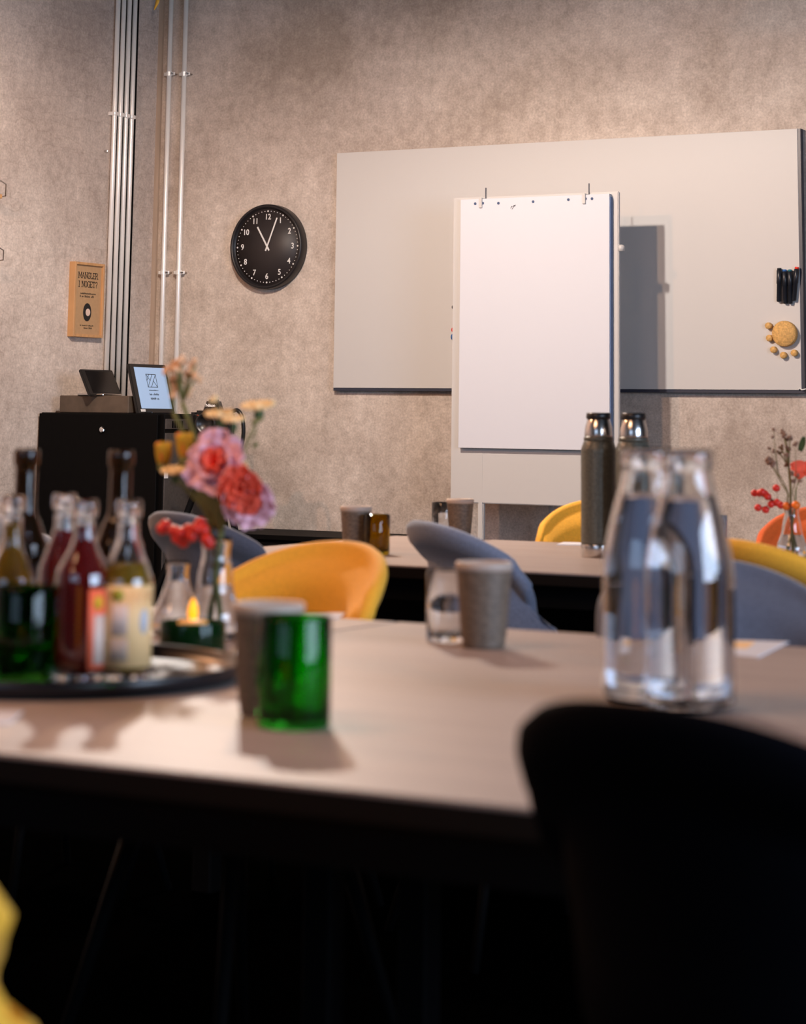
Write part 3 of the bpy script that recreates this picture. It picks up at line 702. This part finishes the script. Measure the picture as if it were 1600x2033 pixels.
# ------------------------------------------------------------------ carafes
def carafe(px, py, label):
    p = at(px, py, Z=TZ); H = .285; rb, rn = .0515, .0265
    t = thing('water_carafe', label, 'carafe', p, 0, 'water carafes')
    out = [(c.x, c.y) for c in curve_pts([(rb-.001, .006), (rb, .03), (rb, .10), (rb, .14), (rb*.96, .165), (.041, .205), (.031, .240), (rn, .262)], 5)]
    th = .0028
    inn = [(r-th, max(z, .014)) for r, z in out]
    prof = [(0, 0), (rb-.006, 0)]+out+[(rn+.0028, .266), (rn+.003, H-.003), (rn+.001, H), (rn-.002, H-.002), (rn-th, .266)]+inn[::-1][1:]+[(rb*.6, .012), (0, .014)]
    lathe('glass_body', prof, 'glass', t, 56)
    wt = [(0, .0145)]+[(max(0, r-.0004), z+.0008) for r, z in inn if z < .238]; wt[1] = (rb*.9-.003, .0145)
    wt = [(0, .0145), (rb-.0065, .0146)]+[(r-.0003, z) for r, z in inn if .02 < z < .236]
    wt.append((0, wt[-1][1]))
    lathe('water', wt, 'water', t, 56)
carafe(1285, 1388, 'clear glass carafe of water, the rear left one of the pair')
carafe(1369, 1405, 'clear glass carafe of water, the front right one of the pair')

# ------------------------------------------------------------------ vacuum flasks
def flask(px, py, label):
    p = at(px, py, Z=TZ); R = .0415; H = .330
    t = thing('vacuum_flask', label, 'flask', p, .3, 'vacuum flasks')
    lathe('base_ring', [(0, 0), (R*.97, 0), (R, .002), (R, .028), (R*.985, .030), (0, .030)], 'steel', t, 40)
    lathe('body', [(0, .030), (R*1.01, .030), (R*1.01, .034), (R, .036), (R, .242), (R*.97, .250), (R*.86, .262), (R*.80, .268), (0, .268)], 'thermos', t, 40)
    lathe('collar', [(0, .266), (R*.83, .266), (R*.84, .272), (R*.80, .276), (0, .276)], 'thermos', t, 40)
    lathe('steel_cup_lid', [(0, .274), (R*.78, .274), (R*.80, .278), (R*.76, .296), (R*.64, .314), (R*.60, .317), (0, .317)], 'steel', t, 40)
    lathe('stopper', [(0, .316), (R*.66, .316), (R*.70, .319), (R*.69, .329), (R*.64, .331), (0, .331)], 'device', t, 40)
flask(1189, 1106, 'olive grey vacuum flask with a steel lid, the left one of two')
flask(1259, 1112, 'olive grey vacuum flask with a steel lid, the right one, half behind the carafes')

# ------------------------------------------------------------------ papers
def paper(pts, label, extra=None, h=.0015):
    P = [at(x, y, Z=TZ) for x, y in pts]; c = sum(P, Vector())/len(P)
    bm = bmesh.new(); lo = [bm.verts.new((p.x-c.x, p.y-c.y, 0)) for p in P]; hi = [bm.verts.new((p.x-c.x, p.y-c.y, h)) for p in P]
    bm.faces.new(hi); bm.faces.new(lo[::-1]); n = len(P)
    for i in range(n): bm.faces.new((lo[i], lo[(i+1) % n], hi[(i+1) % n], hi[i]))
    t = thing('paper_card', label, 'card', (c.x, c.y, TZ), 0, 'cards on the tables')
    link('card', fin(bm), 'paper', t)
    if extra:
        Q = [at(x, y, Z=TZ)-c for x, y in extra]; bm = bmesh.new()
        lo = [bm.verts.new((p.x, p.y, h)) for p in Q]; hi = [bm.verts.new((p.x, p.y, h+.0004)) for p in Q]
        bm.faces.new(hi); bm.faces.new(lo[::-1])
        for i in range(len(Q)): bm.faces.new((lo[i], lo[(i+1) % len(Q)], hi[(i+1) % len(Q)], hi[i]))
        link('printed_picture', fin(bm), 'label_cream', t)
paper([(1448, 1272), (1566, 1276), (1504, 1307), (1410, 1298)], 'white printed card on the near table right of the carafes', [(1445, 1275), (1500, 1277), (1482, 1290), (1440, 1288)])
paper([(600, 1217), (686, 1218), (672, 1229), (598, 1227)], 'white card at the far edge of the near table behind the green glass')
paper([(-40, 1412), (46, 1414), (20, 1438), (-70, 1436)], 'white card in front of the black tray at the left edge')
paper([(1118, 1077), (1165, 1078), (1160, 1083), (1105, 1082)], 'white card on the far table left of the vacuum flask')

# ------------------------------------------------------------------ tray and bottles
TRX = at(130, 1338, Z=TZ)
tc = Vector((at(90, 1345, Z=TZ).x, at(90, 1345, Z=TZ).y, TZ)); TR = .208
e1 = at(444, 1345, Z=TZ+.012)
TR = (e1-tc).length if .12 < (e1-tc).length < .3 else .208
o = lathe('serving_tray', [(0, 0), (TR-.012, 0), (TR-.003, .006), (TR, .020), (TR-.002, .0215), (TR-.005, .019), (TR-.010, .008), (TR-.02, .006), (0, .006)], 'tray', None, 72)
o.location = tc; tag(o, 'large round black tray carrying the bottles', 'tray')
ZT = TZ+.0062
def bottle(px, py, H, R, rn, neck, glass, drink, fill, label, z=ZT, labels=(), shoulder=None, grp='bottles on the tray'):
    """H height, R body radius, rn neck radius, neck: height where the straight neck starts, shoulder: where the body ends."""
    p = at(px, py, Z=z); sh = shoulder or H*.55
    t = thing('bottle', label, 'bottle', p, 0, grp)
    out = [(q.x, q.y) for q in curve_pts([(R-.0008, .005), (R, .02), (R, sh*.6), (R, sh), (R*.86, sh+(neck-sh)*.30), (rn*1.5, sh+(neck-sh)*.7), (rn*1.08, neck), (rn, H-.03)], 5)]
    th = .0022; inn = [(r-th, max(z_, .01)) for r, z_ in out]
    prof = [(0, 0), (R-.005, 0)]+out+[(rn, H-.022), (rn+.0028, H-.020), (rn+.0030, H-.004), (rn+.0015, H), (rn-.001, H-.001), (rn-th, H-.02)]+inn[::-1][1:]+[(R*.6, .0095), (0, .012)]
    lathe('glass_body', prof, glass, t, 40)
    if drink:
        wt = [(0, .0125), (R-.005, .0126)]+[(r-.0003, z_) for r, z_ in inn if .02 < z_ < fill]; wt.append((0, wt[-1][1])); lathe('drink', wt, drink, t, 40)
    # labels: (material, name, z0, z1, angle centre, half angle, lift, oval)
    toc = math.atan2(-p.y, -p.x)
    for (m_, nm, z0, z1, ca, ha, lift, oval) in labels:
        bm = bmesh.new(); n = 12; Lr = R+.0004+lift; g = []
        for i in range(n+1):
            a = toc+ca-ha+2*ha*i/n
            if oval:
                hh = (z1-z0)/2*math.sqrt(max(0, 1-((i-n/2)/(n/2))**2)) if oval == 1 else (z1-z0)/2; za, zb = (z0+z1)/2-hh, (z0+z1)/2+hh
            else: za, zb = z0, z1
            g.append((bm.verts.new((Lr*math.cos(a), Lr*math.sin(a), za)), bm.verts.new((Lr*math.cos(a), Lr*math.sin(a), zb)) if zb-za > 1e-5 else None))
        for i in range(n):
            vs = [v for v in (g[i][0], g[i+1][0], g[i+1][1], g[i][1]) if v]
            if len(vs) >= 3: bm.faces.new(vs)
        o = link(nm, fin(bm), m_, t, smooth=True)
        so = o.modifiers.new('thickness', 'SOLIDIFY'); so.thickness = .0003
    return t
BA = bottle(158, 1352, .210, .034, .0125, .165, 'glass', 'red_drink', .190, 'clear bottle of dark red juice with a coral label on the tray', shoulder=.118,
   labels=(('label_coral', 'coral_label', .016, .108, .75, .52, 0, 0), ('label_pale', 'white_oval', .022, .078, .70, .26, .0003, 2), ('label_yellow', 'yellow_spot', .084, .100, .58, .2, .0003, 1)))
bottle(246, 1352, .210, .031, .0125, .165, 'glass', 'amber_drink', .140, 'clear bottle of amber juice with a cream label at the right of the tray', shoulder=.112,
   labels=(('label_cream', 'cream_label', .018, .112, 0, 1.5, 0, 0), ('label_pale', 'pale_picture', .055, .090, -.25, .32, .0003, 0), ('label_grey', 'grey_print', .026, .052, -.25, .34, .0003, 0), ('label_green', 'olive_spot', .094, .108, -.35, .26, .0003, 1), ('paper', 'white_patch', .056, .085, .75, .2, .0003, 1)))
bottle(117, 1316, .210, .031, .0125, .165, 'glass', 'red_drink', .168, 'clear bottle of red juice half hidden behind the red juice bottle', shoulder=.112)
bottle(14, 1330, .210, .031, .0125, .150, 'glass', 'amber_drink', .180, 'clear bottle of brown drink cut by the left edge, behind the green glass', shoulder=.105)
bottle(229, 1302, .264, .033, .0142, .185, 'brown_glass', None, 0, 'tall brown beer bottle behind the cream labelled bottle', shoulder=.135)
bottle(38, 1300, .264, .033, .0142, .185, 'brown_glass', None, 0, 'tall brown beer bottle at the left edge behind the green glass', shoulder=.135)
pz = at(45, 1350, Z=ZT); tumbler(pz, None, .108, .0370, 'green_glass_dark', 'deep green bottle glass standing on the tray at the left edge')

# ------------------------------------------------------------------ vases and flowers of the near table
def vase(p, H, R, rn, label, fill, grp, sh=.3, wtop=None):
    t = thing('flower_vase', label, 'vase', p, 0, grp)
    out = [(q.x, q.y) for q in curve_pts([(R*.86, .004), (R, H*.12), (R*.98, H*.26), (R*.72, H*.46), (rn*1.25, H*.66), (rn, H*.82), (rn*1.12, H*.97)], 6)]
    th = .002; inn = [(r-th, max(z, .008)) for r, z in out]
    lathe('glass_body', [(0, 0), (R*.8, 0)]+out+[(rn*1.12, H)]+inn[::-1]+[(R*.5, .007), (0, .008)], 'glass', t, 44)
    wt = [(0, .0085), (R*.8-.004, .0086)]+[(r-.0003, z) for r, z in inn if .012 < z < fill]; wt.append((0, wt[-1][1])); lathe('water', wt, 'water', t, 44)
    return t
VA = at(425, 1268, Z=TZ); VH = .142
vase(VA, VH, .039, .020, 'clear bottle vase holding the pink flowers', .075, 'clear vases')
VB = at(350, 1262, Z=TZ); vase(VB, .105, .038, .015, 'squat clear vase left of the flower vase', .08, 'clear vases')
# tealight
VT = at(381, 1297, Z=TZ)
t = thing('tealight_holder', 'dark green glass tealight holder with a lit orange flame', 'candle', VT)
lathe('glass_cup', [(0, 0), (.043, 0), (.045, .004), (.045, .040), (.044, .042), (.042, .040), (.041, .006), (0, .005)], 'night_glass', t, 40)
cd_ = lathe('tealight', [(0, .028), (.019, .028), (.020, .030), (.020, .042), (.018, .043), (0, .042)], 'wax', t, 28)
lathe('flame', [(0, .043), (.0055, .045), (.0072, .052), (.0062, .062), (.003, .070), (0, .073)], 'flame', cd_, 16)

def fl(name, label, cat, base, grp): return thing(name, label, cat, base, 0, grp)
def local(t, p): return Vector(p)-Vector(t.location)
GA = 'flowers in the near vase'
def nv(x, y, dy=0): return at(x, y, Y=VA.y+dy)
mouth = Vector((VA.x, VA.y, TZ+VH)); foot = Vector((VA.x, VA.y, TZ+.015))
def stem_to(t, tip, r=.0016, bend=.3, m='stem', mth=None, ft=None):
    mt = (mth or mouth); fo = (ft or foot)
    off = (Vector(tip)-mt); off.z = 0
    ax = off.normalized()*.010 if off.length > 1e-4 else Vector((0, 0, 0))
    pts = [local(t, fo-ax), local(t, mt+ax*.9), local(t, mt+off*.35+Vector((0, 0, (tip[2]-mt.z)*.5))), local(t, tip)]
    return tube('stem', curve_pts(pts, 6), r, m, t, 6)
def petal(bm, c, out, up, ln, wd, cup_=.3, ruf=.12, n=5):
    """A cupped, ruffled petal as a small grid with thickness."""
    out = out.normalized(); side = out.cross(up).normalized(); up = side.cross(out).normalized()
    rows = []
    for i in range(n+1):
        k = i/n; r = []
        for j in range(5):
            s = (j-2)/2; w_ = wd*math.sin(PI*min(1, .18+.72*k))**.7
            q = c+out*ln*k+side*s*w_*.5+up*(cup_*ln*k*k+random.uniform(-ruf, ruf)*ln*k*.5+abs(s)*.15*ln*k)
            r.append(bm.verts.new(q))
        rows.append(r)
    for i in range(n):
        for j in range(4): bm.faces.new((rows[i][j], rows[i][j+1], rows[i+1][j+1], rows[i+1][j]))
def thick(o, th=.0007):
    so = o.modifiers.new('thickness', 'SOLIDIFY'); so.thickness = th; return o
FS = 1.12     # flower sizes were measured at the vase's first distance
def ruffled(t, c, axis, R, n, mats, name='petal', cupf=.5):
    """A double bloom: rings of ruffled petals, each petal a part."""
    axis = axis.normalized(); a0 = axis.cross(Vector((0, 0, 1)) if abs(axis.z) < .9 else Vector((1, 0, 0))).normalized(); b0 = axis.cross(a0)
    for ring, (cnt, rr, lift) in enumerate(((n, 1.0, .25), (int(n*.8), .78, .8), (int(n*.6), .52, 1.8))):
        for i in range(cnt):
            a = 2*PI*(i+.5*ring)/cnt+random.uniform(-.15, .15)
            dr = a0*math.cos(a)+b0*math.sin(a)
            bm = bmesh.new(); petal(bm, Vector((0, 0, 0)), dr+axis*lift*.6, axis, R*rr*(1 if ring == 0 else .9)*random.uniform(.9, 1.08), R*.85, cupf*.4, .25)
            me = fin(bm); me.transform(T(local(t, c)+axis*(.002+.004*ring))); thick(link(name, me, mats[ring % len(mats)], t, smooth=True))
# two carnations
for (x, y, dy, ax, lab, mats, R) in ((438, 925, -.015, Vector((.15, -1, .35)), 'pink and coral ruffled flower on the left, tilted towards the tablets', ('pink', 'pink', 'coralred'), .052),
                            (478, 968, -.03, Vector((.5, -1, -.1)), 'coral red ruffled flower between the two pink blooms', ('coralred', 'coralred', 'coralred'), .034),
                            (492, 990, -.01, Vector((.8, -1, -.5)), 'pink ruffled flower hanging lowest on the right', ('pink', 'pink', 'coralred'), .042)):
    c = nv(x, y, dy); t = fl('pink_flower', lab, 'flower', mouth, GA)
    stem_to(t, c-ax.normalized()*.006); ruffled(t, c, ax, R, 11, mats)
    bm = bmesh.new(); blob_bm(bm, local(t, c-ax.normalized()*.004), .009, 2, (1, 1, 1.2)); link('calyx', fin(bm), 'stem', t, smooth=True)
    if y < 930:
        for k in range(2):
            bm = bmesh.new(); petal(bm, local(t, mouth+Vector((0, 0, .01+.02*k))), Vector((.5-1.0*k, -.2, 1)), Vector((0, -1, .2)), .055, .026, .1, .03); thick(link('leaf', fin(bm), 'stem', t, smooth=True))
# flat cream flowers
def flat_bloom(t, c, R, m, core='bud_yellow', tilt=Vector((.05, -.25, 1)), n=12):
    axis = tilt.normalized(); a0 = axis.cross(Vector((1, 0, 0))).normalized(); b0 = axis.cross(a0)
    for i in range(n):
        a = 2*PI*i/n; dr = a0*math.cos(a)+b0*math.sin(a)
        bm = bmesh.new(); petal(bm, Vector((0, 0, 0)), dr, axis, R, R*.62, .18, .12, 4); me = fin(bm); me.transform(T(local(t, c))); thick(link('petal', me, m, t, smooth=True), .0015)
    bm = bmesh.new(); blob_bm(bm, local(t, c+axis*.003), R*.34, 2, (1, 1, .7)); link('flower_centre', fin(bm), core, t, smooth=True)
    bm = bmesh.new(); blob_bm(bm, local(t, c-axis*.008), R*.3, 2, (1, 1, 1.3)); link('calyx', fin(bm), 'leaf', t, smooth=True)
for (x, y, R, dy, lab) in ((513, 813, .026, .02, 'flat cream flower standing highest on the right'), (436, 828, .022, .0, 'flat cream flower in front of the camera'),
                   (464, 838, .017, -.02, 'smaller cream flower overlapping the one before the camera'), (347, 940, .021, -.02, 'cream flower low on the left below the yellow ones')):
    c = nv(x, y, dy); t = fl('cream_flower', lab, 'flower', mouth, GA); stem_to(t, c-Vector((0, 0, .008)), .0013); flat_bloom(t, c, R, 'cream', 'cream')
# yellow goblet flowers
for (x, y, R, lab) in ((325, 905, .018, 'yellow goblet flower farthest left'), (368, 892, .020, 'yellow goblet flower beside the pink flowers')):
    c = nv(x, y); t = fl('yellow_flower', lab, 'flower', mouth, GA); stem_to(t, c-Vector((0, 0, .012)), .0015)
    for i in range(8):
        a = 2*PI*i/8; bm = bmesh.new(); petal(bm, Vector((0, 0, 0)), Vector((math.cos(a)*.55, math.sin(a)*.55, 1 if i % 2 else .8)), Vector((-math.cos(a), -math.sin(a), .3)), R*2.0, R*1.1, .15, .1, 5)
        me = fin(bm); me.transform(T(local(t, c)-Vector((0, 0, .016)))); thick(link('petal', me, 'bud_yellow' if i != 5 else 'coralred', t, smooth=True), .001)
    bm = bmesh.new(); blob_bm(bm, local(t, c-Vector((0, 0, .016))), R*.5, 2); link('calyx', fin(bm), 'stem', t, smooth=True)
# pale airy clusters
def spray(label, tipxy, pts, m, r, grp, m2='stem', mth=None, ft=None, Y=None, name='flower_spray', rb=.0018):
    q = (lambda x, y: nv(x, y)) if Y is None else (lambda x, y: at(x, y, Y=Y))
    t = fl(name, label, 'flower', mth or mouth, grp); tip = q(*tipxy); stem_to(t, tip, rb, m=m2, mth=mth, ft=ft)
    for (x, y) in pts:
        c = q(x+random.uniform(-2, 2), y)+Vector((0, random.uniform(-.01, .01), 0))
        br = tube('twig', [local(t, tip), local(t, (tip+c)/2+Vector((0, 0, .003))), local(t, c)], rb*.5, m2, t, 5)
        bm = bmesh.new()
        for k in range(5): blob_bm(bm, local(t, c)+Vector([random.uniform(-r, r)*.6 for _ in range(3)]), r*random.uniform(.45, .65), 1, jit=.12)
        link('floret', fin(bm), m, t, smooth=True)
    return t
spray('peach airy flower spray rising in front of the lit tablet', (362, 800), [(352, 722), (366, 715), (388, 722), (358, 738), (372, 742), (352, 752), (392, 750), (336, 728), (378, 732), (366, 776)], 'peach', .0085, GA, rb=.0035)
spray('peach bud spray left of the airy spray, before the tablet', (345, 820), [(334, 735), (338, 755), (343, 768), (346, 782)], 'peach', .0075, GA, rb=.003)
spray('small yellow floret spray at the right of the pink flowers', (478, 950), [(477, 932), (487, 922), (470, 940), (425, 790), (467, 870)], 'cream', .0065, GA, rb=.0014)
spray('green bud spray at the far right of the near vase', (508, 850), [(501, 883), (506, 838), (512, 830)], 'stem', .0055, GA, rb=.0014)
# berries
def berries(label, tip, pts, m, r, grp, Y, mth, ft, stem_m='dried', name='berry_sprig'):
    t = fl(name, label, 'berries', mth, grp); tp = at(*tip, Y=Y); stem_to(t, tp, .0013, m=stem_m, mth=mth, ft=ft)
    for (x, y) in pts:
        c = at(x, y, Y=Y+random.uniform(-.008, .008)); tube('twig', [local(t, tp), local(t, c)], .0009, stem_m, t, 5)
        bm = bmesh.new(); blob_bm(bm, local(t, c), r, 2, (1, 1, .95)); b = link('berry', fin(bm), m[(x*7) % len(m)], t, smooth=True)
    return t
berries('sprig of bright red berries hanging left of the near vase', (372, 1052), [(329, 1043), (345, 1054), (352, 1068), (364, 1076), (374, 1052), (381, 1064), (398, 1039), (404, 1052), (410, 1071), (322, 1050), (358, 1058), (368, 1066), (390, 1050), (414, 1078)], ('berry',), .0095, GA, VA.y-.03, mouth, foot)

# ------------------------------------------------------------------ right vase
VR = at(1573, 1112, Z=TZ); RH = .125
vase(VR, RH, .036, .017, 'clear vase of berries and dried flowers at the right edge', .06, 'clear vases')
m2 = Vector((VR.x, VR.y, TZ+RH)); f2 = Vector((VR.x, VR.y, TZ+.015)); GB = 'flowers in the right vase'
berries('sprig of red berries reaching left from the right vase', (1545, 1000), [(1498, 979), (1508, 979), (1518, 980), (1524, 986), (1541, 969), (1505, 1008), (1520, 1012), (1531, 1001), (1542, 998), (1550, 1003), (1513, 977)], ('berry',), .0092, GB, VR.y-.02, m2, f2)
berries('two orange red berries at the mouth of the right vase', (1568, 1000), [(1561, 1005), (1580, 1003)], ('berry_orange',), .0105, GB, VR.y-.03, m2, f2, name='orange_berry_sprig')
spray('dried brown flower stem leaning left in the right vase', (1552, 960), [(1530, 916), (1534, 919), (1524, 914)], 'dried', .010, GB, 'dried_olive', m2, f2, VR.y)
spray('tall dried olive and brown flower stem in the middle of the right vase', (1566, 930), [(1552, 857), (1560, 866), (1570, 868), (1558, 875), (1548, 888), (1545, 898), (1564, 905), (1565, 922), (1566, 890)], 'dried', .007, GB, 'dried_olive', m2, f2, VR.y+.02, rb=.003)
spray('thin dried bud stem of the right vase, uppermost at its left', (1545, 940), [(1535, 852), (1534, 868), (1525, 889), (1535, 895)], 'dried', .005, GB, 'dried_olive', m2, f2, VR.y+.01, rb=.0012)
spray('thin dried bud stem at the right side of the right vase', (1580, 950), [(1581, 882), (1572, 940), (1585, 945), (1590, 955), (1575, 955)], 'dried', .006, GB, 'dried_olive', m2, f2, VR.y-.01, rb=.0012)
t = fl('red_petal_flower', 'dark red flower with a green leaf cut by the right edge', 'flower', m2, GB)
c = at(1600, 925, Y=VR.y); stem_to(t, c-Vector((0, 0, .01)), .0016, mth=m2, ft=f2)
for k, (dx, dz) in enumerate(((-1, -.1), (-.6, -.8), (.5, -.6), (1, .2))):
    bm = bmesh.new(); petal(bm, local(t, c), Vector((dx, -.1, dz)), Vector((0, -1, .1)), .035, .028, .1, .05); thick(link('petal', fin(bm), 'coralred', t, smooth=True))
bm = bmesh.new(); petal(bm, local(t, at(1588, 895, Y=VR.y)), Vector((.45, 0, 1)), Vector((0, -1, .1)), .035, .016, .1, .03); thick(link('leaf', fin(bm), 'leaf', t, smooth=True))

# ------------------------------------------------------------------ hanging leaf at the top of the frame
a = at(306, 20, Y=7.9); b = at(313, -14, Y=7.9)
t = thing('hanging_leaf', 'curved golden yellow leaf tip hanging at the top of the frame above the slim pipes', 'leaf', (b.x, 7.9, CZ))
pts = curve_pts([(a.x-b.x, 0, a.z-CZ), (a.x-b.x+.010, 0, a.z-CZ+.02), (.004, 0, b.z-CZ-.02), (0, 0, b.z-CZ), (.004, 0, b.z-CZ+.08)], 5)
bm = bmesh.new(); g = []
for i, p in enumerate(pts):
    k = i/(len(pts)-1); w_ = .001+.010*math.sin(PI*min(1, k*.9+.02))
    g.append([bm.verts.new(p+Vector((w_*s, -.002*(1-abs(s)), 0))) for s in (-1, 0, 1)])
for r0, r1 in zip(g, g[1:]):
    for j in range(2): bm.faces.new((r0[j], r0[j+1], r1[j+1], r1[j]))
thick(link('blade', fin(bm), 'leaf_gold', t, smooth=True), .0012)
tube('stalk', [(pts[-1].x, 0, pts[-1].z-.02), (0, 0, 0)], .002, 'stem', t, 6)

# ------------------------------------------------------------------ pendants that carry the lamps
def pendant(x, y, z, label, R=.17, drop=.014):
    t = thing('pendant_lamp', label, 'lamp', (x, y, CZ), 0, 'pendant lamps above the tables')
    zz = z-CZ
    lathe('shade', [(.03, zz+.17), (.05, zz+.165), (R, zz-drop), (R-.004, zz-drop-.002), (.046, zz+.155), (.03, zz+.16)], 'black_metal', t, 40, closed=True)
    tube('cable', [(0, 0, 0), (0, 0, zz+.165)], .004, 'black_metal', t, 8)
    lathe('socket', [(0, zz+.09), (.02, zz+.09), (.022, zz+.165), (0, zz+.165)], 'black_metal', t, 20)
pendant((LAMP_A[0]+LAMP_B[0])/2, LAMP_A[1], LAMP_A[2], 'black pendant lamp hanging before the flip chart, above the frame', .25)
pendant(LAMP_C[0], LAMP_C[1], LAMP_C[2], 'unseen black pendant shade added to dim the upper wall, towards the left wall', .25, .008)  # shade added out of view to cut the warm light off the upper wall
